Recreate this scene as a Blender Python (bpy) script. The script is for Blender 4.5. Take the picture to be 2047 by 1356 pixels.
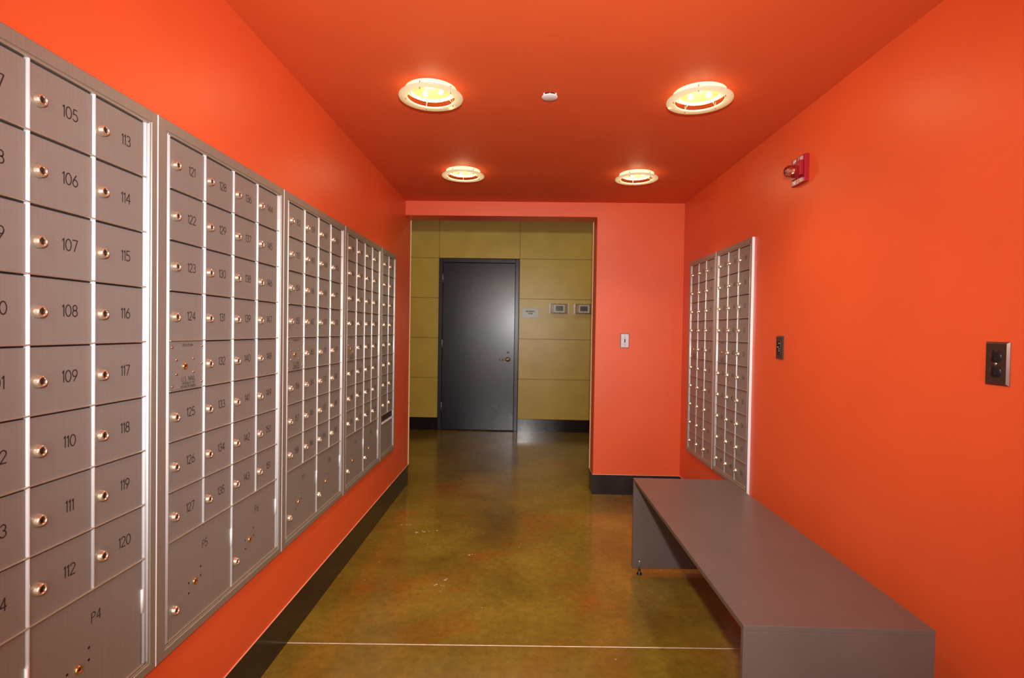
import bpy, bmesh, math, random
from mathutils import Vector, Matrix

# ------------------------------------------------------------------ scene, camera, light
for o in list(bpy.data.objects):
    bpy.data.objects.remove(o)
S = bpy.context.scene
C = S.collection
PI = math.pi
CAMZ = 1.28
YAW, PITCH, ROLL, FPX = 0.0208, 0.0161, 0.0152, 1060.0
XL, XR, YP, YJ, YB = -0.9386, 1.2438, 4.171, 4.3608, 6.721      # corridor walls, opening front / back face, hall wall
ZC, ZH, XJ = 2.2888, 2.1757, 0.565                              # ceiling, opening head, opening right jamb
HB = 0.155                                                      # baseboard height
Y0 = -1.7                                                       # how far the corridor runs behind the camera

def make_camera():
    f = Vector((-math.sin(YAW), math.cos(YAW), 0)); r = Vector((math.cos(YAW), math.sin(YAW), 0)); u = Vector((0, 0, 1))
    cp, sp = math.cos(PITCH), math.sin(PITCH)
    f2 = f * cp - u * sp; u2 = u * cp + f * sp
    cr, sr = math.cos(ROLL), math.sin(ROLL)
    r2 = r * cr + u2 * sr; u3 = u2 * cr - r * sr
    cd = bpy.data.cameras.new('camera'); cd.sensor_width = 36; cd.lens = 36 * FPX / 2047
    cd.clip_start = 0.02
    co = bpy.data.objects.new('camera', cd); C.objects.link(co)
    m = Matrix((( r2.x, u3.x, -f2.x, 0), (r2.y, u3.y, -f2.y, 0), (r2.z, u3.z, -f2.z, CAMZ), (0, 0, 0, 1)))
    co.matrix_world = m
    S.camera = co
make_camera()

w = bpy.data.worlds.new('world'); S.world = w; w.use_nodes = True
w.node_tree.nodes['Background'].inputs[0].default_value = (1.0, 0.93, 0.85, 1)
w.node_tree.nodes['Background'].inputs[1].default_value = 2.0

def lamp(name, kind, loc, energy, color, rot=(0, 0, 0), **kw):
    d = bpy.data.lights.new(name, kind); d.energy = energy; d.color = color
    for k, v in kw.items(): setattr(d, k, v)
    o = bpy.data.objects.new(name, d); o.location = loc; o.rotation_euler = rot
    C.objects.link(o); return o
# the photographer's flash, on the camera's hot shoe
lamp('camera_flash', 'SPOT', (0.02, -0.02, 1.54), 240, (1.0, 0.97, 0.95), (math.radians(90), 0, 0.0),
     spot_size=math.radians(116), spot_blend=1.0, shadow_soft_size=0.028)
# unseen fill light added in the lobby behind the camera
lamp('lobby_fill', 'AREA', (0.1, -0.9, 2.27), 32, (1.0, 0.90, 0.78), (0, 0, 0), shape='RECTANGLE', size=1.2, size_y=0.6)
# unseen fill light added under the back hall ceiling
lamp('hall_fill', 'AREA', (0.1, 5.6, 2.85), 14, (1.0, 0.86, 0.62), (0, 0, 0), shape='RECTANGLE', size=4.5, size_y=0.4)
LAMP_POWER = 27.0     # downlight of each ceiling fixture
HALO_POWER = 1.4      # its spill onto the ceiling around it

S.view_settings.view_transform = 'Standard'
S.view_settings.look = 'None'
S.view_settings.gamma = 1
S.view_settings.use_curve_mapping = False
S.view_settings.exposure = 0.0

# ------------------------------------------------------------------ materials
def base_mat(name):
    m = bpy.data.materials.new(name); m.use_nodes = True
    return m, m.node_tree, m.node_tree.nodes['Principled BSDF']

def mat(name, col, rough=0.5, metal=0.0, spec=0.5, noise=None, bump=0.0, bscale=200, coat=0.0, emit=None, estr=0,
        trans=0.0, scale3=(1, 1, 1), ior=1.5, alpha=1):
    m, nt, b = base_mat(name)
    b.inputs['Base Color'].default_value = (*col, 1)
    b.inputs['Roughness'].default_value = rough
    b.inputs['Metallic'].default_value = metal
    b.inputs['Specular IOR Level'].default_value = spec
    b.inputs['Coat Weight'].default_value = coat
    b.inputs['Coat Roughness'].default_value = 0.08
    b.inputs['Transmission Weight'].default_value = trans
    b.inputs['IOR'].default_value = ior
    b.inputs['Alpha'].default_value = alpha
    if emit:
        b.inputs['Emission Color'].default_value = (*emit, 1); b.inputs['Emission Strength'].default_value = estr
    tc = nt.nodes.new('ShaderNodeTexCoord'); mp = nt.nodes.new('ShaderNodeMapping')
    mp.inputs['Scale'].default_value = scale3
    nt.links.new(tc.outputs['Object'], mp.inputs['Vector'])
    if noise:
        sc, amt = noise
        n = nt.nodes.new('ShaderNodeTexNoise'); n.inputs['Scale'].default_value = sc; n.inputs['Detail'].default_value = 4
        nt.links.new(mp.outputs[0], n.inputs['Vector'])
        r = nt.nodes.new('ShaderNodeMapRange')
        r.inputs['From Min'].default_value = 0.3; r.inputs['From Max'].default_value = 0.7
        r.inputs['To Min'].default_value = 1 - amt; r.inputs['To Max'].default_value = 1 + amt
        nt.links.new(n.outputs['Fac'], r.inputs['Value'])
        x = nt.nodes.new('ShaderNodeVectorMath'); x.operation = 'SCALE'
        x.inputs[0].default_value = col
        nt.links.new(r.outputs[0], x.inputs['Scale']); nt.links.new(x.outputs[0], b.inputs['Base Color'])
    if bump:
        n2 = nt.nodes.new('ShaderNodeTexNoise'); n2.inputs['Scale'].default_value = bscale; n2.inputs['Detail'].default_value = 3
        nt.links.new(mp.outputs[0], n2.inputs['Vector'])
        bp = nt.nodes.new('ShaderNodeBump'); bp.inputs['Strength'].default_value = bump; bp.inputs['Distance'].default_value = 0.002
        nt.links.new(n2.outputs['Fac'], bp.inputs['Height']); nt.links.new(bp.outputs[0], b.inputs['Normal'])
    return m

M = {}
M['orange'] = mat('orange_wall_paint', (0.74, 0.107, 0.028), 0.42, spec=0.62, noise=(3.0, 0.035), bump=0.12, bscale=260)
M['orange_ceiling'] = mat('orange_ceiling_paint', (0.70, 0.110, 0.028), 0.68, spec=0.35, noise=(2.0, 0.04), bump=0.10, bscale=220)
M['bead'] = mat('flash_lit_orange_bead', (0.95, 0.45, 0.28), 0.35, spec=0.6, noise=(9, 0.05))  # pale peach colour imitates the wall's bottom edge catching the flash
M['base'] = mat('black_rubber_base', (0.016, 0.013, 0.014), 0.16, noise=(8, 0.25), spec=0.5)
M['base_pier'] = mat('black_scuffed_base', (0.02, 0.018, 0.02), 0.3, noise=(8, 0.3), spec=0.5)
M['cladding'] = mat('yellow_cladding_board', (0.58, 0.42, 0.06), 0.33, noise=(5, 0.07), bump=0.05, bscale=120, spec=0.5)
M['cladding_edge'] = mat('raw_board_edge', (0.85, 0.62, 0.36), 0.5, noise=(12, 0.05))
M['dark_gap'] = mat('dark_joint', (0.03, 0.022, 0.01), 0.8, noise=(20, 0.1))
M['hall_ceiling'] = mat('hall_ceiling_paint', (0.55, 0.5, 0.42), 0.7, noise=(3, 0.03))
M['door_paint'] = mat('charcoal_door_paint', (0.013, 0.018, 0.031), 0.25, spec=0.75, noise=(4, 0.14), bump=0.02, bscale=60)
M['door_frame'] = mat('charcoal_frame_paint', (0.020, 0.020, 0.027), 0.3, spec=0.6, noise=(6, 0.12))
def mail_metal(name, col, metal=0.6, rough=0.36):
    return mat(name, col, rough, metal=metal, noise=(1.0, 0.05), scale3=(260, 260, 5), bump=0.03, bscale=1.0)
M['alu_door'] = mail_metal('brushed_bronze_aluminium_door', (0.285, 0.285, 0.26), 0.35, 0.46)
M['alu_frame'] = mail_metal('satin_aluminium_frame', (0.30, 0.29, 0.245), 0.4, 0.40)
M['alu_rib'] = mail_metal('flash_whitened_aluminium_rib', (0.86, 0.95, 1.0), 0.15, 0.30)  # near-white base puts the flash highlight into the metal's colour
M['alu_rail'] = mail_metal('thin_aluminium_rail', (0.50, 0.46, 0.38), 0.7, 0.35)
M['recess'] = mat('mailbox_recess', (0.03, 0.026, 0.024), 0.6, noise=(10, 0.1))
M['ink'] = mat('engraved_black_ink', (0.02, 0.015, 0.015), 0.6, noise=(30, 0.1))
M['chrome'] = mat('nickel_lock_metal', (0.80, 0.73, 0.56), 0.22, metal=0.85, noise=(20, 0.04))
M['lock_core'] = mat('dark_lock_core', (0.22, 0.15, 0.09), 0.3, metal=0.9, noise=(20, 0.1))
M['brass'] = mat('brass', (0.85, 0.62, 0.22), 0.2, metal=1.0, noise=(20, 0.04))
M['keyhole'] = mat('keyhole_black', (0.008, 0.006, 0.006), 0.5, noise=(20, 0.1))
M['rivet'] = mat('bronze_rivet', (0.45, 0.28, 0.2), 0.25, metal=0.9, noise=(20, 0.05))
M['bench'] = mat('brown_grey_laminate', (0.114, 0.089, 0.078), 0.32, spec=0.5, noise=(7, 0.06), bump=0.05, bscale=400)
M['black_plastic'] = mat('black_plastic', (0.012, 0.012, 0.013), 0.2, noise=(20, 0.1))
M['bronze'] = mat('dark_bronze_plate', (0.13, 0.085, 0.065), 0.3, metal=0.75, noise=(20, 0.08))
M['steel'] = mat('brushed_steel_plate', (0.46, 0.48, 0.52), 0.3, metal=0.8, noise=(30, 0.05))
M['white'] = mat('white_enamel', (0.82, 0.84, 0.86), 0.35, noise=(20, 0.02))
M['red'] = mat('alarm_red_plastic', (0.33, 0.012, 0.02), 0.3, noise=(20, 0.06))
M['white_ink'] = mat('white_lettering', (0.9, 0.9, 0.9), 0.5, noise=(30, 0.02))
M['lens'] = mat('clear_alarm_lens', (0.97, 0.95, 0.95), 0.03, trans=1.0, ior=1.45, noise=(20, 0.01))
M['reflector'] = mat('strobe_reflector', (0.92, 0.92, 0.92), 0.12, metal=1.0, noise=(20, 0.02))
M['grey_plastic'] = mat('pale_grey_plastic', (0.85, 0.86, 0.84), 0.4, noise=(20, 0.03))
M['lcd'] = mat('grey_green_screen', (0.16, 0.19, 0.17), 0.15, noise=(30, 0.08))
M['clear'] = mat('clear_cover_plastic', (1, 1, 1), 0.05, trans=1.0, ior=1.3, noise=(20, 0.01))
M['sign'] = mat('pale_sign_plate', (0.36, 0.36, 0.30), 0.3, noise=(20, 0.03))
M['lamp_white'] = mat('glowing_lamp_rim', (0.40, 0.37, 0.28), 0.3, noise=(20, 0.02), emit=(1, 0.84, 0.48), estr=1.0)
M['lamp_bowl'] = mat('glowing_lamp_bowl', (0.18, 0.14, 0.05), 0.25, noise=(20, 0.03), emit=(1, 0.76, 0.24), estr=0.62)
M['bulb'] = mat('hot_bulb', (1, 1, 1), 0.3, noise=(20, 0.01), emit=(1, 0.92, 0.7), estr=8)

def glass_ring_mat():
    m, nt, b = base_mat('frosted_glass_ring')
    b.inputs['Base Color'].default_value = (0.50, 0.44, 0.34, 1); b.inputs['Roughness'].default_value = 0.25
    b.inputs['Emission Color'].default_value = (1, 0.76, 0.36, 1)
    tc = nt.nodes.new('ShaderNodeTexCoord'); ln = nt.nodes.new('ShaderNodeVectorMath'); ln.operation = 'LENGTH'
    nt.links.new(tc.outputs['Object'], ln.inputs[0])
    mr = nt.nodes.new('ShaderNodeMapRange')       # the frosted glass glows most next to the bulbs
    mr.inputs['From Min'].default_value = 0.1; mr.inputs['From Max'].default_value = 0.134
    mr.inputs['To Min'].default_value = 0.75; mr.inputs['To Max'].default_value = 0.36
    nt.links.new(ln.outputs['Value'], mr.inputs['Value']); nt.links.new(mr.outputs[0], b.inputs['Emission Strength'])
    return m
M['glass_ring'] = glass_ring_mat()

def floor_mat():
    m, nt, b = base_mat('stained_polished_concrete')
    N = nt.nodes.new; L = nt.links.new
    tc = N('ShaderNodeTexCoord')
    def noise(scale, detail=6, dist=0.3, rough=0.6):
        n = N('ShaderNodeTexNoise'); n.inputs['Scale'].default_value = scale; n.inputs['Detail'].default_value = detail
        n.inputs['Distortion'].default_value = dist; n.inputs['Roughness'].default_value = rough
        L(tc.outputs['Object'], n.inputs['Vector']); return n
    n1 = noise(1.6); r1 = N('ShaderNodeValToRGB'); L(n1.outputs['Fac'], r1.inputs[0])
    e = r1.color_ramp.elements
    e[0].position = 0.30; e[0].color = (0.125, 0.075, 0.010, 1)
    e[1].position = 0.70; e[1].color = (0.270, 0.178, 0.024, 1)
    k = e.new(0.5); k.color = (0.185, 0.124, 0.014, 1)
    n2 = noise(2.3, 3, 0.8); r2 = N('ShaderNodeMapRange'); L(n2.outputs['Fac'], r2.inputs['Value'])
    r2.inputs['From Min'].default_value = 0.52; r2.inputs['From Max'].default_value = 0.68
    r2.inputs['To Max'].default_value = 0.55
    mx = N('ShaderNodeMix'); mx.data_type = 'RGBA'; L(r2.outputs[0], mx.inputs[0]); L(r1.outputs[0], mx.inputs[6])
    mx.inputs[7].default_value = (0.26, 0.075, 0.008, 1)
    n3 = noise(28, 8, 0.2, 0.7); r3 = N('ShaderNodeMapRange'); L(n3.outputs['Fac'], r3.inputs['Value'])
    r3.inputs['From Min'].default_value = 0.3; r3.inputs['From Max'].default_value = 0.7
    r3.inputs['To Min'].default_value = 0.8; r3.inputs['To Max'].default_value = 1.22
    sc = N('ShaderNodeVectorMath'); sc.operation = 'SCALE'; L(mx.outputs[2], sc.inputs[0]); L(r3.outputs[0], sc.inputs['Scale'])
    vo = N('ShaderNodeTexVoronoi'); vo.inputs['Scale'].default_value = 13; L(tc.outputs['Object'], vo.inputs['Vector'])
    lt = N('ShaderNodeMath'); lt.operation = 'LESS_THAN'; lt.inputs[1].default_value = 0.045; L(vo.outputs['Distance'], lt.inputs[0])
    sp = N('ShaderNodeSeparateColor'); L(vo.outputs['Color'], sp.inputs[0])
    g2 = N('ShaderNodeMath'); g2.operation = 'GREATER_THAN'; g2.inputs[1].default_value = 0.72; L(sp.outputs[0], g2.inputs[0])
    mu = N('ShaderNodeMath'); mu.operation = 'MULTIPLY'; L(lt.outputs[0], mu.inputs[0]); L(g2.outputs[0], mu.inputs[1])
    m2 = N('ShaderNodeMix'); m2.data_type = 'RGBA'; L(mu.outputs[0], m2.inputs[0]); L(sc.outputs[0], m2.inputs[6])
    m2.inputs[7].default_value = (0.55, 0.42, 0.26, 1)
    L(m2.outputs[2], b.inputs['Base Color'])
    n4 = noise(5, 5); r4 = N('ShaderNodeMapRange'); L(n4.outputs['Fac'], r4.inputs['Value'])
    r4.inputs['To Min'].default_value = 0.09; r4.inputs['To Max'].default_value = 0.25
    L(r4.outputs[0], b.inputs['Roughness'])
    bp = N('ShaderNodeBump'); bp.inputs['Strength'].default_value = 0.05; bp.inputs['Distance'].default_value = 0.002
    L(n3.outputs['Fac'], bp.inputs['Height']); L(bp.outputs[0], b.inputs['Normal'])
    b.inputs['Specular IOR Level'].default_value = 0.55
    return m
M['floor'] = floor_mat()
M['joint'] = mat('pale_joint_filler', (0.75, 0.66, 0.52), 0.5, noise=(40, 0.2))
M['scuff'] = mat('pale_floor_scuff', (0.6, 0.5, 0.36), 0.6, noise=(40, 0.2))

# ------------------------------------------------------------------ helpers
class MB:
    """collects shapes, builds ONE mesh object (one or more materials)"""
    def __init__(self): self.bm = bmesh.new(); self.mi = 0
    def box(self, x0, x1, y0, y1, z0, z1):
        v = [self.bm.verts.new(p) for p in ((x0, y0, z0), (x1, y0, z0), (x1, y1, z0), (x0, y1, z0), (x0, y0, z1), (x1, y0, z1), (x1, y1, z1), (x0, y1, z1))]
        for f in ((0, 3, 2, 1), (4, 5, 6, 7), (0, 1, 5, 4), (1, 2, 6, 5), (2, 3, 7, 6), (3, 0, 4, 7)):
            self.bm.faces.new([v[i] for i in f]).material_index = self.mi
        return self
    def lathe(self, prof, c=(0, 0, 0), axis='z', n=32, smooth=True, sx=1.0):
        """prof: list of (r, h) ; axis z (up) or y (h along -y, towards the viewer)"""
        rings = []
        for r, h in prof:
            ring = []
            if r < 1e-6:
                p = (0, 0, h) if axis == 'z' else (0, -h, 0)
                ring = [self.bm.verts.new((p[0] + c[0], p[1] + c[1], p[2] + c[2]))]
            else:
                for i in range(n):
                    a = 2 * PI * i / n
                    p = (r * math.cos(a) * sx, r * math.sin(a), h) if axis == 'z' else (r * math.cos(a) * sx, -h, r * math.sin(a))
                    ring.append(self.bm.verts.new((p[0] + c[0], p[1] + c[1], p[2] + c[2])))
            rings.append(ring)
        for a, b in zip(rings, rings[1:]):
            if len(a) == 1 and len(b) == 1: continue
            for i in range(n):
                j = (i + 1) % n
                if len(a) == 1: vs = [a[0], b[j], b[i]]
                elif len(b) == 1: vs = [a[i], a[j], b[0]]
                else: vs = [a[i], a[j], b[j], b[i]]
                f = self.bm.faces.new(vs); f.smooth = smooth; f.material_index = self.mi
        return self
    def extrude(self, pts, z0, z1, smooth=False):
        """profile in x,y extruded along z"""
        a = [self.bm.verts.new((x, y, z0)) for x, y in pts]; b = [self.bm.verts.new((x, y, z1)) for x, y in pts]
        n = len(pts)
        for i in range(n):
            j = (i + 1) % n
            f = self.bm.faces.new([a[i], a[j], b[j], b[i]]); f.smooth = smooth; f.material_index = self.mi
        self.bm.faces.new(a[::-1]).material_index = self.mi; self.bm.faces.new(b).material_index = self.mi
        return self
    def tube(self, p, q, r, n=10):
        p = Vector(p); q = Vector(q); d = (q - p).normalized()
        up = Vector((0, 0, 1)) if abs(d.z) < 0.9 else Vector((1, 0, 0))
        a = d.cross(up).normalized(); b = d.cross(a)
        A = [self.bm.verts.new(p + r * (math.cos(2 * PI * i / n) * a + math.sin(2 * PI * i / n) * b)) for i in range(n)]
        B = [self.bm.verts.new(q + r * (math.cos(2 * PI * i / n) * a + math.sin(2 * PI * i / n) * b)) for i in range(n)]
        for i in range(n):
            j = (i + 1) % n
            f = self.bm.faces.new([A[i], A[j], B[j], B[i]]); f.smooth = True; f.material_index = self.mi
        self.bm.faces.new(A[::-1]).material_index = self.mi; self.bm.faces.new(B).material_index = self.mi
        return self
    def build(self, name, mats, parent=None, loc=(0, 0, 0), bevel=0, seg=2, kind=None, label=None):
        if not isinstance(mats, (list, tuple)): mats = [mats]
        bmesh.ops.recalc_face_normals(self.bm, faces=self.bm.faces[:])
        me = bpy.data.meshes.new(name); self.bm.to_mesh(me); self.bm.free()
        for m in mats: me.materials.append(M[m])
        o = bpy.data.objects.new(name, me); C.objects.link(o); o.location = loc
        if parent is not None: o.parent = parent
        if bevel:
            md = o.modifiers.new('bevel', 'BEVEL'); md.width = bevel; md.segments = seg; md.limit_method = 'ANGLE'
            md.angle_limit = math.radians(40)
        if kind: o['kind'] = kind
        if label: o['label'] = label
        return o

def thing(name, label, cat, loc, rotz=0.0, group=None):
    o = bpy.data.objects.new(name, None); C.objects.link(o); o.empty_display_size = 0.05
    o.location = loc; o.rotation_euler = (0, 0, rotz)
    o['label'] = label; o['category'] = cat
    if group: o['group'] = group
    return o
def dup(o, parent, loc=None, label=None):
    """copy of a part with copies of its sub-parts"""
    c = o.copy(); C.objects.link(c); c.parent = parent
    if loc is not None: c.location = loc
    if label: c['label'] = label
    for ch in list(o.children):
        d = ch.copy(); C.objects.link(d); d.parent = c
    return c

# ---- engraved single-stroke lettering
def arc(cx, cy, rx, ry, a0, a1, n=10):
    return [(cx + rx * math.cos(math.radians(a0 + (a1 - a0) * i / n)), cy + ry * math.sin(math.radians(a0 + (a1 - a0) * i / n))) for i in range(n + 1)]
GL = {
 '0': (.56, [arc(.28, .5, .28, .5, 0, 360, 20)]), '1': (.16, [[(0, .82), (.14, 1), (.14, 0)]]),
 '2': (.5, [arc(.25, .74, .25, .26, 165, -40, 9) + [(0, 0), (.5, 0)]]),
 '3': (.48, [arc(.23, .76, .22, .24, 150, -90, 9) + arc(.22, .27, .26, .27, 85, -150, 10)]),
 '4': (.54, [[(.4, 0), (.4, 1), (0, .3), (.54, .3)]]),
 '5': (.48, [[(.44, 1), (.08, 1), (.03, .56)] + arc(.21, .31, .27, .31, 115, -145, 10)]),
 '6': (.5, [[(.36, 1), (.06, .52)] + arc(.25, .3, .25, .3, 150, 510, 16)]),
 '7': (.5, [[(0, 1), (.5, 1), (.16, 0)]]),
 '8': (.5, [arc(.25, .76, .21, .24, 0, 360, 14), arc(.25, .27, .25, .27, 0, 360, 14)]),
 '9': (.5, [[(.14, 0), (.44, .48)] + arc(.25, .7, .25, .3, -30, 330, 16)]),
 'P': (.44, [[(0, 0), (0, 1), (.2, 1)] + arc(.2, .76, .24, .24, 90, -90, 8) + [(0, .52)]]),
 'U': (.52, [[(0, 1), (0, .28)] + arc(.26, .28, .26, .28, 180, 360, 8) + [(.52, 1)]]),
 'S': (.48, [arc(.24, .75, .22, .25, 40, 270, 9) + arc(.24, .25, .24, .25, 90, -140, 9)]),
 '.': (.06, [[(.0, 0), (.05, 0)]]), ' ': (.3, []), '-': (.3, [[(0, .5), (.3, .5)]]), '+': (.4, [[(0, .5), (.4, .5)], [(.2, .3), (.2, .7)]]),
 'M': (.62, [[(0, 0), (0, 1), (.31, .2), (.62, 1), (.62, 0)]]), 'A': (.56, [[(0, 0), (.28, 1), (.56, 0)], [(.1, .35), (.46, .35)]]),
 'I': (.06, [[(.03, 0), (.03, 1)]]), 'L': (.42, [[(0, 1), (0, 0), (.42, 0)]]),
 'R': (.46, [[(0, 0), (0, 1), (.2, 1)] + arc(.2, .76, .24, .24, 90, -90, 8) + [(0, .52)], [(.2, .52), (.46, 0)]]),
 'O': (.6, [arc(.3, .5, .3, .5, 0, 360, 20)]), 'V': (.52, [[(0, 1), (.26, 0), (.52, 1)]]),
 'E': (.42, [[(.42, 1), (0, 1), (0, 0), (.42, 0)], [(0, .52), (.36, .52)]]), 'F': (.42, [[(.42, 1), (0, 1), (0, 0)], [(0, .52), (.36, .52)]]),
 'D': (.5, [[(0, 0), (0, 1), (.15, 1)] + arc(.15, .5, .35, .5, 90, -90, 10) + [(0, 0)]]),
 'B': (.46, [[(0, 0), (0, 1), (.2, 1)] + arc(.2, .76, .22, .24, 90, -90, 8) + [(0, .52), (.2, .52)] + arc(.2, .26, .26, .26, 90, -90, 8) + [(0, 0)]]),
 'Y': (.5, [[(0, 1), (.25, .5), (.5, 1)], [(.25, .5), (.25, 0)]]), 'T': (.5, [[(0, 1), (.5, 1)], [(.25, 1), (.25, 0)]]),
 'H': (.5, [[(0, 0), (0, 1)], [(.5, 0), (.5, 1)], [(0, .5), (.5, .5)]]), 'N': (.52, [[(0, 0), (0, 1), (.52, 0), (.52, 1)]]),
 'C': (.52, [arc(.28, .5, .28, .5, 45, 315, 12)]), 'G': (.56, [arc(.28, .5, .28, .5, 45, 330, 12) + [(.56, .45), (.34, .45)]]),
 '/': (.4, [[(0, -.1), (.4, 1.1)]]),
}
def lettering(mb, text, cx, cz, y, h, w=0.10, gap=0.16, xs=1.0):
    """flat ribbon strokes on the plane y, facing -y, centred on (cx, cz)"""
    tot = sum(GL[c][0] for c in text) + gap * (len(text) - 1)
    x = -tot / 2
    hw = w / 2
    for ch in text:
        gw, strokes = GL[ch]
        for st in strokes:
            P = [Vector((x + a, b - 0.5)) for a, b in st]
            for i in range(len(P) - 1):
                a, b = P[i], P[i + 1]; d = b - a
                if d.length < 1e-6: continue
                d.normalize(); n = Vector((-d.y, d.x)) * hw; e = d * hw * 0.5
                q = [a - e - n, b + e - n, b + e + n, a - e + n]
                vs = [mb.bm.verts.new((cx + p.x * h * xs, y - 0.00004 * (i % 3), cz + p.y * h)) for p in q]
                mb.bm.faces.new(vs).material_index = mb.mi
        x += gw + gap

# ------------------------------------------------------------------ the setting
MB().box(-3.3, 3.3, Y0, YB + 0.05, -0.1, 0).build('floor', 'floor', kind='structure')
MB().box(XL - .15, XR + .15, Y0, YP, ZC, ZC + .1).build('ceiling', 'orange_ceiling', kind='structure')
MB().box(XL - .15, XL, Y0, YP, 0, ZC).build('wall_left', 'orange', kind='structure')
MB().box(XR, XR + .15, Y0, YP, 0, ZC).build('wall_right', 'orange', kind='structure')
# wall with the opening: left stub flush with the left wall, header, right pier (one outline, extruded in depth)
def wall_front():
    mb = MB(); bm = mb.bm
    xs = [-3.3, XL, XJ, 3.3]; zs = [0, ZH, 3.0]
    for (i, k) in ((0, 0), (0, 1), (1, 1), (2, 0), (2, 1)):
        pass
    pts = [(-3.3, 0), (XL, 0), (XL, ZH), (XJ, ZH), (XJ, 0), (3.3, 0), (3.3, 3.0), (-3.3, 3.0)]
    a = [bm.verts.new((x, YP, z)) for x, z in pts]; b = [bm.verts.new((x, YJ, z)) for x, z in pts]
    n = len(pts)
    for i in range(n):
        j = (i + 1) % n
        bm.faces.new([a[i], a[j], b[j], b[i]])
    for q, fl in ((a, 1), (b, 0)):
        for idx in ((0, 1, 2, 7), (2, 3, 6, 7), (3, 4, 5, 6)):
            bm.faces.new([q[t] for t in idx])
    return mb.build('wall_front', 'orange', kind='structure', bevel=0.004)
wall_front()
# hall beyond the opening
SEAM = [HB, .665, 1.174, 1.682, 2.187, 2.695, 3.0]
def wall_back():
    mb = MB()
    cols = [-3.3, -2.09, -1.077, -0.056, 0.965, 1.98, 3.3]; g = .002
    for ci in range(6):
        for ri in range(6):
            z0, z1 = SEAM[ri] + g, SEAM[ri + 1] - g
            if ci == 2 and ri < 4: continue
            mb.mi = 0
            mb.box(cols[ci] + g, cols[ci + 1] - g, YB, YB + .008, z0, z1)
    mb.mi = 1
    mb.box(-3.3, -1.06, YB + .008, YB + .1, 0, 3.0); mb.box(-.075, 3.3, YB + .008, YB + .1, 0, 3.0)
    mb.box(-1.06, -.075, YB + .008, YB + .1, 2.165, 3.0)
    return mb.build('wall_back', ['cladding', 'dark_gap'], kind='structure')
wall_back()
MB().box(-3.4, -3.3, YP, YB + .1, 0, 3.0).build('wall_hall_left', 'cladding', kind='structure')
MB().box(3.3, 3.4, YP, YB + .1, 0, 3.0).build('wall_hall_right', 'cladding', kind='structure')
MB().box(-3.3, 3.3, YJ, YB, 3.0, 3.1).build('ceiling_hall', 'hall_ceiling', kind='structure')
# raw edges of the hall-side boards showing at the opening's far corners
for nm, x0, x1, xo in (('trim_1', XL - .4, XL + .0055, 0), ('trim_2', XJ - .0055, XJ + .4, 0)):
    mb = MB(); zz = [HB, .665, 1.174, 1.682, ZH]
    for a, b in zip(zz, zz[1:]): mb.box(x0, x1, YJ + .0005, YJ + .010, a + .002, b - .002)
    mb.build(nm, 'cladding_edge', kind='structure')
# baseboards
MB().box(XL, XL + .002, Y0, YJ, 0, HB).build('baseboard_left', 'base', kind='structure')
MB().box(XR - .002, XR, Y0, YP - .003, 0, HB).build('baseboard_right', 'base', kind='structure')
mb = MB(); mb.box(XJ - .001, XR - .002, YP - .003, YP, 0, HB); mb.box(XJ - .003, XJ - .0005, YP - .003, YJ, 0, HB)
mb.build('baseboard_front', 'base_pier', kind='structure')
mb = MB(); mb.box(-3.3, -1.079, YB - .007, YB + .008, 0, HB); mb.box(-.054, 3.3, YB - .007, YB + .008, 0, HB)
mb.build('baseboard_back', 'base', kind='structure')
# painted bead between wall and baseboard, paled to imitate an edge catching flash
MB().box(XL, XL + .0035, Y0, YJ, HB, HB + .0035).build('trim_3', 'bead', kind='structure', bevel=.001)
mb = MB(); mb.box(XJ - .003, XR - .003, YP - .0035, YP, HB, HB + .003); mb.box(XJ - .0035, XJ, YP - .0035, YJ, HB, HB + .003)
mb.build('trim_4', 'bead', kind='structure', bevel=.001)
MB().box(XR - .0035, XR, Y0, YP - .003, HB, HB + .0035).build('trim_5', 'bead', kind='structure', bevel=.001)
# control joint across the floor
mb = MB()
def strip(mb, p, q, w, z=0.0008):
    p = Vector((*p, 0)); q = Vector((*q, 0)); d = (q - p).normalized(); n = Vector((-d.y, d.x, 0)) * w / 2
    vs = [mb.bm.verts.new((v.x, v.y, z)) for v in (p - n, q - n, q + n, p + n)]
    mb.bm.faces.new(vs)
strip(mb, (XL + .003, 2.108), (XR - .003, 2.161), .006)
mb.build('trim_6', 'joint', kind='structure')
# pale scrape marks on the stained floor
random.seed(4)
mb = MB()
for cx, cy, n, sx, sy in ((-.60, 3.32, 9, .10, .016), (-.40, 2.66, 6, .035, .05), (-.76, 3.42, 4, .05, .01), (-.27, 3.00, 3, .02, .01)):
    for i in range(n):
        x = cx + random.uniform(-sx, sx); y = cy + random.uniform(-sy, sy) + (x - cx) * .25
        r = random.uniform(.0025, .007); k = random.randint(5, 8); ph = random.random() * 6
        vs = [mb.bm.verts.new((x + r * random.uniform(.8, 2.2) * math.cos(ph + 2 * PI * t / k), y + r * random.uniform(.5, 1) * math.sin(ph + 2 * PI * t / k), .0006)) for t in range(k)]
        mb.bm.faces.new(vs)
mb.build('trim_7', 'scuff', kind='structure')

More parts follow.
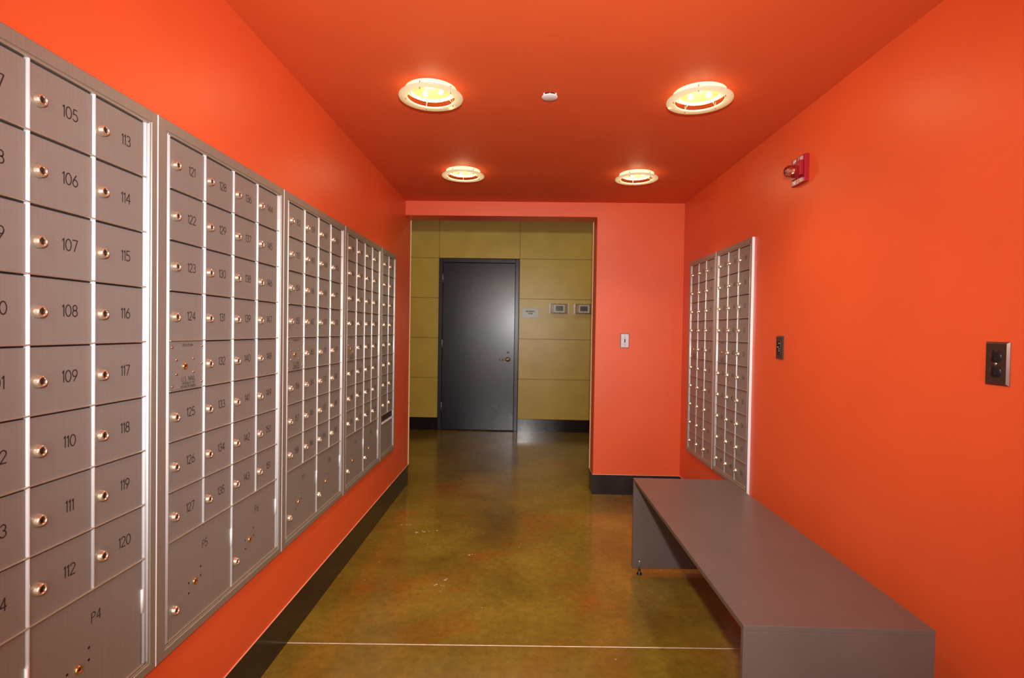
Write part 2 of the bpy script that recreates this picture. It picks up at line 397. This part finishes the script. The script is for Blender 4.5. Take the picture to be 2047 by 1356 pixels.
# door at the end
def door():
    d = bpy.data.objects.new('door_1', None); C.objects.link(d); d.location = (-.568, YB, 0); d['kind'] = 'structure'
    d['label'] = 'charcoal painted flush steel door with lever handle in a matching frame'
    x0, x1, zt = -.507, .508, 2.178; s = .048
    mb = MB()
    mb.box(x0, x0 + s, -.022, .05, 0, zt); mb.box(x1 - s, x1, -.022, .05, 0, zt); mb.box(x0 + s, x1 - s, -.022, .05, zt - s, zt)
    mb.box(x0 + s, x1 - s, .032, .045, 0, zt - s)
    mb.build('door_frame', 'door_frame', d, bevel=.003)
    a, b = x0 + s + .003, x1 - s - .003
    sl = MB().box(a, b, -.012, .030, .012, zt - s - .004).build('door_panel', 'door_paint', d, bevel=.002)
    for z in (1.93, 1.10, .30):
        h = MB(); h.tube((a - .002, -.019, z - .055), (a - .002, -.019, z + .055), .0055)
        h.build('hinge', 'steel', d, label='bright steel hinge knuckle')
    cx, cz = -.187 + .568, .914
    h = MB(); h.lathe([(0, 0), (.031, 0), (.033, .004), (.031, .010), (.014, .012), (.012, .045), (.015, .048), (.015, .058), (0, .060)], (cx, -.012, cz), 'y', 28)
    h.build('rose', 'chrome', sl, label='chrome handle rose')
    h = MB()
    pts = [(cx, -.062, cz), (cx - .03, -.064, cz - .001), (cx - .07, -.060, cz - .003), (cx - .105, -.055, cz - .004)]
    for p, q in zip(pts, pts[1:]): h.tube(p, q, .0085, 12)
    h.build('lever', 'chrome', sl, label='chrome lever handle')
    h = MB(); h.lathe([(0, 0), (.013, 0), (.015, .003), (.013, .009), (0, .010)], (cx, -.012, 1.003), 'y', 24)
    h.mi = 1; h.box(cx - .006, cx + .006, -.0235, -.0215, 1.0015, 1.0045)
    h.build('lock_cylinder', ['steel', 'keyhole'], sl, label='small round steel lock cylinder')
door()

# ------------------------------------------------------------------ mailbox units
RP = .13435; CW = .1525; ZT = 1.7755 - .405      # row pitch, column pitch, top of doors above the unit's base
def proto_lock():
    mb = MB()
    mb.lathe([(.0128, 0), (.0135, .0015), (.0122, .004), (.0112, .0095), (.0095, .0125), (.0078, .0125), (.0072, .0085)], axis='y', n=24)
    mb.mi = 2; mb.lathe([(.0073, .0088), (0, .0090)], axis='y', n=20)
    mb.mi = 1; mb.box(-.0013, .0013, -.0105, -.0088, -.0046, .0046)
    mb.lathe([(.0024, .0094), (.0024, .0104), (0, .0104)], (0, 0, .002), 'y', 12)
    return mb
def me_of(mb, name, mats):
    bmesh.ops.recalc_face_normals(mb.bm, faces=mb.bm.faces[:])
    me = bpy.data.meshes.new(name); mb.bm.to_mesh(me); mb.bm.free()
    for m in mats: me.materials.append(M[m])
    return me
def obj(name, me, parent, loc=(0, 0, 0), label=None):
    o = bpy.data.objects.new(name, me); C.objects.link(o); o.parent = parent; o.location = loc
    if label: o['label'] = label
    return o
LOCK = me_of(proto_lock(), 'lock', ['chrome', 'keyhole', 'lock_core'])
mb = MB(); mb.lathe([(.0090, 0), (.0095, .001), (.008, .0045), (.0055, .005), (.005, .003), (0, .003)], axis='y', n=20)
mb.mi = 1; mb.lathe([(.003, .003), (.003, .0038), (0, .0038)], axis='y', n=10)
BRASS = me_of(mb, 'master_lock', ['brass', 'keyhole'])
mb = MB(); mb.lathe([(.0042, 0), (.0040, .0012), (.0028, .0026), (0, .0032)], axis='y', n=14)
RIVET = me_of(mb, 'rivet', ['rivet'])
def door_mesh(w, h, name, bow=0.0012):
    """a thin extruded door panel, folded edges, hollow roll along its hinge side"""
    mb = MB(); t = .0045
    mb.box(.0038, w - .0038, -t, 0, .0024, h - .0046)
    return me_of(mb, name, ['alu_door'])
DOOR = door_mesh(CW, RP, 'mailbox_door')
def rib(w, d, n=7):
    return [(-w / 2, 0)] + [(-w / 2 * math.cos(PI * i / n), -d * (0.35 + 0.65 * math.sin(PI * i / n))) for i in range(n + 1)] + [(w / 2, 0)]

def unit(label, loc, rotz, ncol, nrow, width, numbers, parcels=None, master=True, slot=False, frame=.037, readable=False, group=None, H=1.405, gx=.0555):
    u = thing('mailbox_unit', label, 'mailboxes', loc, rotz, group)
    gr = width - gx - ncol * CW               # frame margins left and right of the doors
    zt = ZT; zb = zt - nrow * RP              # bottom of the small doors
    bot = .032
    # body behind the doors
    MB().box(.004, width - .004, -.0015, 0, .004, H - .004).build('recess_panel', 'recess', u)
    # outer frame: mitred flange with a raised outer lip
    mb = MB(); F = -.013
    o = [(0, 0), (width, 0), (width, H), (0, H)]
    fl = gx - .0165; fr = gr - .0165 + .004
    i = [(fl, bot - .004), (width - fr, bot - .004), (width - fr, H - .0335), (fl, H - .0335)]
    def ring(q, y): return [mb.bm.verts.new((x, y, z)) for x, z in q]
    def inset(q, d): return [(q[0][0] + d, q[0][1] + d), (q[1][0] - d, q[1][1] + d), (q[2][0] - d, q[2][1] - d), (q[3][0] + d, q[3][1] - d)]
    R = [ring(o, 0), ring(o, F + .0018), ring(inset(o, .0022), F), ring(inset(i, -.006), F), ring(inset(i, -.0045), F + .0025), ring(inset(i, -.001), F + .0025), ring(i, F + .004), ring(i, -.001)]
    for n_, (a, b) in enumerate(zip(R, R[1:])):
        for k in range(4):
            j = (k + 1) % 4
            mb.bm.faces.new([a[k], a[j], b[j], b[k]]).material_index = 1 if (n_ in (0, 1) and k in (1, 3)) else 0  # vertical lip faces take the whitened metal, a flash-lit edge painted in
    mb.build('frame', ['alu_frame', 'alu_rib'], u)
    # vertical side rails: two rounded ribs each
    z0, z1 = bot, zt + .006
    for side in (0, 1):
        mb = MB()
        c = gx - .0045 if side == 0 else width - gr + .0045
        s = 1 if side else -1
        mb.extrude([(c + x, y - .001) for x, y in rib(.0078, .0080)], z0, z1, True)
        mb.extrude([(c + s * .0085 + x, y - .001) for x, y in rib(.0046, .0100)], z0, z1, True)
        mb.build('side_rail', 'alu_rib', u)
    # doors
    k = 0; first = None
    for c in range(ncol):
        for r in range(nrow):
            x = gx + c * CW; z = zt - (r + 1) * RP
            if master and c == 0 and r == 4:
                p = MB().box(.004, CW - .004, -.0045, 0, .003, RP - .002).build('carrier_lock_panel', 'alu_door', u, (x, -.0015, z), label='rivetted panel engraved U.S. MAIL')
                for rx, rz in ((.012, .118), (.142, .118), (.013, .012), (.142, .016), (.142, .068), (.030, .083), (.030, .044), (.104, .084), (.104, .046)):
                    obj('rivet', RIVET, p, (rx, -.0045, rz))
                obj('master_lock', BRASS, p, (.064, -.0045, .064))
                mb = MB()
                lettering(mb, 'USPS-STD-4B+', .078, .122, -.0048, .0065, .13)
                lettering(mb, 'U.S. MAIL', .082, .0285, -.0048, .013, .10, .2)
                lettering(mb, 'APPROVED BY THE', .082, .0160, -.0048, .0058, .13)
                lettering(mb, 'POSTMASTER GENERAL', .082, .0075, -.0048, .0058, .13)
                mb.build('engraved_text', 'ink', p, label='engraved lettering U.S. MAIL')
                continue
            num = str(numbers[k]); k += 1
            d = obj('mailbox_door', DOOR, u, (x, -.0015, z), ('door numbered ' + num) if readable else None)
            obj('lock', LOCK, d, (.0205, -.0045, RP * .5 - .0025))
            mb = MB(); lettering(mb, num, .0935, RP * .5 + .0015, -.0048, .0232, .105)
            mb.build('number', 'ink', d)
    # vertical dividers between columns and thin rails between rows
    for c in range(1, ncol):
        zlow = bot if (parcels and c == 2) else zb
        if slot: zlow = zb
        if not parcels and not slot: zlow = bot
        MB().extrude([(gx + c * CW + x, y - .001) for x, y in rib(.0078, .0095)], zlow, zt + .004, True).build('vertical_divider', 'alu_rib', u)
    for r in range(0, nrow + 1):
        z = zt - r * RP
        if r == nrow and not (parcels or slot): continue
        mb = MB()
        prof = [(0, .0022), (-.0095, .0026), (-.0122, .0016), (-.0122, .0000), (-.0105, -.0008), (0, -.0008)]
        a = [mb.bm.verts.new((gx - .001, y, z + q)) for y, q in prof]; b = [mb.bm.verts.new((width - gr + .001, y, z + q)) for y, q in prof]
        for t in range(6):
            s = (t + 1) % 6; mb.bm.faces.new([a[t], a[s], b[s], b[t]])
        mb.bm.faces.new(a); mb.bm.faces.new(b[::-1])
        mb.build('horizontal_rail', 'alu_rail', u)
    # parcel lockers under the small doors
    if parcels:
        h = zb - bot
        for q, nm in enumerate(parcels):
            x = gx + q * 2 * CW; w = 2 * CW
            d = MB().box(.0045, w - .0045, -.0045, 0, .003, h - .003).build('parcel_door', 'alu_door', u, (x, -.0015, bot), label='parcel door marked ' + nm if readable else None)
            obj('lock', LOCK, d, (.022, -.0045, h * .28))
            obj('master_lock', BRASS, d, (.115, -.0045, h * .415))
            mb = MB()
            for px, pz in ((.143, .53), (.088, .44), (.143, .43), (.088, .33)):
                mb.lathe([(.003, 0), (.003, .0004), (0, .0004)], (px, -.0045, h * pz), 'y', 10)
            mb.build('rivet_holes', 'keyhole', d)
            mb = MB(); lettering(mb, nm, .163, h * .76, -.0048, .0225, .085); mb.build('number', 'ink', d)
            hb = MB(); hb.tube((w - .004, -.0065, h * .50), (w - .004, -.0065, h * .72), .0035); hb.build('hinge', 'alu_rib', d)
        mb = MB(); mb.box(gx - .001, width - gr + .001, -.010, 0, bot - .003, bot + .003)
        mb.build('bottom_sill', 'alu_rail', u, bevel=.0012)
    elif slot:
        h = zb - bot
        MB().box(gx + .004, width - gr - .004, -.0045, 0, bot + .003, bot + h * .78).build('mail_flap', 'alu_door', u, label='plain flap below the outgoing mail slot')
        mb = MB(); mb.box(gx + .002, width - gr - .002, -.014, 0, bot + h * .78, bot + h * .80)
        mb.box(gx + .002, width - gr - .002, -.014, -.011, bot + h * .80, bot + h * .84)
        mb.build('slot_lip', 'alu_rib', u, bevel=.001)
        MB().box(gx - .001, width - gr + .001, -.010, 0, bot - .003, bot + .003).build('bottom_sill', 'alu_rail', u, bevel=.0012)
    else:
        MB().box(gx - .001, width - gr + .001, -.010, 0, bot - .003, bot + .003).build('bottom_sill', 'alu_rail', u, bevel=.0012)
    return u

LG = 'aluminium mailbox units along the left wall'
RG = 'aluminium mailbox units on the right wall'
NW = .7045
unit('aluminium mailbox unit nearest the camera on the left wall, doors to 120',
     (XL, .6180, .405), PI / 2, 4, 8, NW, range(90, 121), ['P3', 'P4'], readable=True, group=LG)
unit('aluminium mailbox unit on the left wall, doors 121 to 151, parcels P5 and P6',
     (XL, 1.3225, .405), PI / 2, 4, 8, NW, range(121, 152), ['P5', 'P6'], readable=True, group=LG)
unit('aluminium mailbox unit in the middle of the left wall, doors from 152, parcel door P7',
     (XL, 2.0270, .405), PI / 2, 4, 8, NW, range(152, 183), ['P7', 'P8'], readable=True, group=LG)
unit('four-column aluminium mailbox unit on the left wall beside the narrow far unit',
     (XL, 2.7315, .405), PI / 2, 4, 8, .711, range(183, 214), ['P9', 'P10'], group=LG)
unit('narrow two-column aluminium mailbox unit at the far end of the left wall',
     (XL, 3.4425, .405), PI / 2, 2, 8, .386, range(214, 230), None, master=False, slot=True, group=LG, gx=.047)
unit('aluminium mailbox unit on the right wall, the nearer of two, above the bench end',
     (XR, 3.440, .401), -PI / 2, 3, 10, .540, range(30, 59), None, group=RG, H=1.405, gx=.045)
unit('aluminium mailbox unit on the right wall beside the pink-orange end wall, farther of two',
     (XR, 3.981, .401), -PI / 2, 3, 10, .540, range(1, 30), None, group=RG, H=1.405, gx=.045)

# ------------------------------------------------------------------ bench
def bench():
    x0, x1, y0, y1, zt = .599, 1.103, 1.4134, 2.8296, .5035
    b = thing('bench', 'long low brown-grey panel bench standing along the right orange wall', 'bench', ((x0 + x1) / 2, (y0 + y1) / 2, 0))
    hx, hy = (x1 - x0) / 2, (y1 - y0) / 2; t = .016; zb = .027
    MB().box(-hx, hx, -hy, hy, zt - t, zt).build('seat', 'bench', b, bevel=.0012)
    for s in (-1, 1):
        ya, yb = (s * hy - t, s * hy) if s > 0 else (s * hy, s * hy + t)
        MB().box(-hx, hx, ya, yb, zb, zt - t).build('end_panel', 'bench', b, bevel=.0012)
        for sx in (-1, 1):
            mb = MB(); cx, cy = sx * (hx - .035), s * (hy - t - .014)
            mb.lathe([(0, 0), (.014, 0), (.0145, .003), (.012, .007), (.007, .013), (.0062, .030), (0, .030)], (cx, cy, 0), 'z', 20)
            mb.build('levelling_foot', 'black_plastic', b, label='black levelling foot')
            mb = MB(); mb.lathe([(0, .030), (.004, .030), (.004, .062), (.0055, .064), (.0055, .072), (0, .074)], (cx, cy, 0), 'z', 12)
            mb.box(cx - .006, cx + .006, cy, s * (hy - t), .046, .056) if s > 0 else mb.box(cx - .006, cx + .006, s * (hy - t), cy, .046, .056)
            mb.build('foot_bolt', 'steel', b, label='steel bolt of the levelling foot')
bench()

# ------------------------------------------------------------------ ceiling lights
def arc_tube(mb, R, z, r, n=40):
    for i in range(n):
        a, b = 2 * PI * i / n, 2 * PI * (i + 1) / n
        mb.tube((R * math.cos(a), R * math.sin(a), z), (R * math.cos(b), R * math.sin(b), z), r, 8)
def ceiling_light(label, x, y, ph, clip=False):
    t = thing('ceiling_light', label, 'ceiling light', (x, y, ZC), 0, 'round glass ring ceiling lights')
    mb = MB(); mb.lathe([(.108, 0), (.108, -.004), (.089, -.012), (.087, -.0135), (.084, -.0135), (.083, -.002)], n=48)
    mb.build('lamp_housing', 'lamp_white', t)
    mb = MB(); mb.lathe([(.083, -.0025), (.05, -.0012), (0, -.0010)], n=48)
    mb.build('reflector_bowl', 'lamp_bowl', t)
    for a in (0, 120, 240):
        mb = MB(); mb.lathe([(0, -.002), (.010, -.002), (.010, -.008), (.006, -.011), (0, -.012)], (.042 * math.cos(math.radians(a + ph)), .042 * math.sin(math.radians(a + ph)), 0), n=16)
        mb.build('bulb', 'bulb', t)
    mb = MB(); arc_tube(mb, .0855, -.0145, .0011)
    mb.build('chrome_rim', 'chrome', t, label='thin chrome rim of the lamp bowl')
    R = MB(); R.lathe([(.099, -.0025), (.134, -.0025), (.1345, 0), (.134, .0025), (.099, .0025), (.0985, 0), (.099, -.0025)], n=64)
    R.build('glass_ring', 'glass_ring', t, (0, 0, -.031), label='suspended frosted glass ring')
    for k in range(5):
        a = math.radians(ph + 72 * k)
        c, s = math.cos(a), math.sin(a)
        mb = MB(); mb.tube((.087 * c, .087 * s, -.012), (.107 * c, .107 * s, -.0285), .0018, 8)
        mb.tube((.107 * c, .107 * s, -.040), (.107 * c, .107 * s, -.0085), .0026, 8)
        mb.build('ring_pin', 'chrome', t, label='chrome pin holding the glass ring')
    if clip:
        mb = MB(); v = [Vector((-.022, -.080, -.038)), Vector((.028, -.124, -.040)), Vector((.042, -.140, -.041))]
        for a, b in zip(v, v[1:]):
            d = (b - a).normalized(); n = Vector((-d.y, d.x, 0)).normalized() * .0085; h = Vector((0, 0, .002))
            q = [mb.bm.verts.new(p) for p in (a - n - h, b - n - h, b + n - h, a + n - h, a - n + h, b - n + h, b + n + h, a + n + h)]
            for f in ((0, 3, 2, 1), (4, 5, 6, 7), (0, 1, 5, 4), (1, 2, 6, 5), (2, 3, 7, 6), (3, 0, 4, 7)): mb.bm.faces.new([q[i] for i in f])
        mb.build('loose_clip', 'lamp_bowl', t, label='loose strip hanging across the glass ring')
    l = lamp('lamp_glow', 'POINT', (0, 0, -.033), HALO_POWER, (1.0, 0.72, 0.34), shadow_soft_size=.03)
    l.parent = t
    l = lamp('lamp_beam', 'SPOT', (0, 0, -.042), LAMP_POWER, (1.0, 0.86, 0.66), shadow_soft_size=.05, spot_size=math.radians(116), spot_blend=1.0)
    l.parent = t
ceiling_light('nearer left round ceiling light with a suspended frosted glass ring', -.404, 2.247, 255)
ceiling_light('nearer right round ceiling light with a suspended frosted glass ring', .726, 2.262, 250)
ceiling_light('far left round ceiling light with a strip hanging loose across its ring', -.397, 3.383, 240, True)
ceiling_light('far right round ceiling light closest to the end wall, ring intact', .708, 3.415, 235)

# sprinkler cover
t = thing('sprinkler_cover', 'small round white sprinkler cover disc on the ceiling between the two nearer lights', 'sprinkler', (.098, 2.287, ZC))
MB().lathe([(0, -.0115), (.031, -.0115), (.034, -.0095), (.0345, -.0075), (.030, -.0075), (0, -.0075)], n=40).build('cover_disc', 'white', t)
MB().lathe([(.029, 0), (.029, -.0075), (.024, -.0075), (.024, 0)], n=30).build('collar', 'black_plastic', t)
for a in (35, 145, 215, 325):
    c, s = math.cos(math.radians(a)), math.sin(math.radians(a))
    MB().box(.0305 * c - .003, .0305 * c + .003, .0305 * s - .003, .0305 * s + .003, -.0078, 0).build('tab', 'white', t)

# ------------------------------------------------------------------ wall devices
def plate(mb, w, h, d=.0065, bev=.0050):
    """bevelled cover plate centred on the origin, facing -y"""
    o = [(-w / 2, -h / 2), (w / 2, -h / 2), (w / 2, h / 2), (-w / 2, h / 2)]
    i = [(-w / 2 + bev, -h / 2 + bev), (w / 2 - bev, -h / 2 + bev), (w / 2 - bev, h / 2 - bev), (-w / 2 + bev, h / 2 - bev)]
    a = [mb.bm.verts.new((x, 0, z)) for x, z in o]; a2 = [mb.bm.verts.new((x, -.0015, z)) for x, z in o]; b = [mb.bm.verts.new((x, -d, z)) for x, z in i]
    for k in range(4):
        j = (k + 1) % 4
        mb.bm.faces.new([a[k], a[j], a2[j], a2[k]]); mb.bm.faces.new([a2[k], a2[j], b[j], b[k]])
    mb.bm.faces.new(b); mb.bm.faces.new(a[::-1])
# duplex outlet, nearest on the right wall
t = thing('power_outlet', 'dark bronze duplex power outlet on the right wall near the picture edge', 'outlet', (XR, 1.4125, 1.2125), -PI / 2)
mb = MB(); plate(mb, .070, .1143); mb.build('cover_plate', 'bronze', t)
for s in (-1, 1):
    mb = MB(); mb.lathe([(.0172, .005), (.0172, .0088), (.016, .0098), (0, .0098)], (0, 0, s * .0195), 'y', 28)
    k = mb.build('socket', 'black_plastic', t)
    mb = MB(); mb.box(-.0075, -.0052, -.0102, -.0097, s * .0195 - .001, s * .0195 + .007); mb.box(.0052, .0075, -.0102, -.0097, s * .0195 - .001, s * .0195 + .006)
    mb.lathe([(.0028, .0097), (.0028, .0102), (0, .0102)], (0, 0, s * .0195 - .008), 'y', 12)
    mb.build('socket_slots', 'keyhole', k)
MB().lathe([(.0035, .0063), (.003, .0083), (0, .0087)], axis='y', n=14).build('screw', 'chrome', t)
# switch plate, farther on the right wall
t = thing('wall_switch', 'dark bronze switch plate with black insert on the right wall beside the mailboxes', 'switch', (XR, 2.588, 1.217), -PI / 2)
mb = MB(); plate(mb, .070, .1143); mb.build('cover_plate', 'bronze', t)
MB().box(-.017, .017, -.0085, -.005, -.034, .034).build('insert', 'black_plastic', t, bevel=.001)
for x, z in ((.004, .020), (-.008, .002), (.003, -.006), (.004, -.016)):
    MB().lathe([(.0026, 0), (.0022, .0016), (0, .002)], (x, -.0085, z), 'y', 12).build('button', 'chrome', t)
# key switch on the pier
t = thing('key_switch', 'silver steel wall plate with a black slot on the end wall right of the opening', 'switch', (.7963, YP, 1.2127), 0)
mb = MB(); plate(mb, .070, .1143); mb.build('cover_plate', 'steel', t)
MB().box(-.0045, .0045, -.0078, -.005, -.014, .014).build('slot', 'keyhole', t)
for z in (-.030, .030): MB().lathe([(.0035, .0063), (.003, .0077), (0, .0081)], (0, 0, z), 'y', 12).build('screw', 'steel', t)

# fire alarm strobe on the right wall
def strobe():
    t = thing('fire_alarm_strobe', 'red fire alarm strobe with FIRE / FEU lettering high on the right wall', 'fire alarm', (XR, 2.4225, 2.018), -PI / 2)
    w, h = .116, .122
    MB().box(-w / 2, w / 2, -.020, 0, -h / 2, h / 2).build('backplate', 'red', t, bevel=.002)
    MB().box(.006, .050, -.038, -.020, -.030, .034).build('horn_housing', 'red', t, bevel=.003)
    MB().box(-.050, .008, -.026, -.020, -.034, .036).build('lens_mount', 'red', t, bevel=.002)
    mb = MB(); mb.lathe([(.029, .026), (.029, .042), (.0265, .056), (.019, .066), (.009, .071), (0, .072)], (-.021, 0, .002), 'y', 28)
    mb.build('strobe_lens', 'lens', t, label='clear domed strobe lens')
    mb = MB(); mb.extrude([(-.040, -.0265), (-.002, -.0265), (-.014, -.040), (-.028, -.040)], -.008, .010)
    mb.tube((-.034, -.046, .000), (-.008, -.046, .000), .0032)
    mb.build('reflector', 'reflector', t, label='bright strobe reflector and tube')
    for z in (.048, -.048):
        mb = MB(); lettering(mb, 'FIRE', -.029, z, -.0203, .0135, .24, .24, .95); lettering(mb, '/', .001, z, -.0203, .0165, .2); lettering(mb, 'FEU', .029, z, -.0203, .0135, .24, .24, .95)
        mb.build('lettering', 'white_ink', t, label='white FIRE / FEU lettering')
strobe()

# mechanical room sign and thermostats on the hall wall
t = thing('door_sign', 'small pale MECHANICAL ROOM sign on the yellow wall right of the door', 'sign', (.0895, YB, 1.5045))
MB().box(-.105, .105, -.004, 0, -.0615, .0615).build('sign_plate', 'sign', t, bevel=.001)
mb = MB(); lettering(mb, 'MECHANICAL', 0, .022, -.0043, .0165, .2, .22); lettering(mb, 'ROOM', 0, -.006, -.0043, .0165, .2, .22)
mb.build('lettering', 'ink', t, label='dark MECHANICAL ROOM lettering')
def thermostat(label, x0, x1, z):
    w = x1 - x0; t = thing('thermostat', label, 'thermostat', ((x0 + x1) / 2, YB, z), 0)
    d = MB().box(-w * .27, w * .30, -.028, 0, -.053, .053).build('thermostat_body', 'grey_plastic', t, bevel=.008, seg=4)
    MB().box(-w * .18, w * .20, -.0288, -.0278, -.028, .034).build('screen', 'lcd', d, label='grey-green display')
    mb = MB(); mb.box(-w * .42, w * .42, -.048, -.045, -.060, .060)
    for s in (-1, 1): mb.box(s * w * .42 - .0015, s * w * .42 + .0015, -.045, 0, -.060, .060)
    mb.box(-w * .42, w * .42, -.045, 0, -.060, -.057); mb.box(-w * .42, w * .42, -.045, 0, .057, .060)
    mb.build('clear_guard', 'clear', t, label='clear locking guard over the thermostat')
    for s in (-1, 1):
        MB().box(s * w * .46 - w * .04, s * w * .46 + w * .04, -.010, 0, -.064, .064).build('mounting_flange', 'grey_plastic', t, bevel=.002)
thermostat('thermostat in a clear locking guard on the yellow wall, nearer the MECHANICAL ROOM sign', .325, .573, 1.563)
thermostat('thermostat in a clear guard on the yellow wall, partly hidden by the opening edge', .634, .882, 1.563)
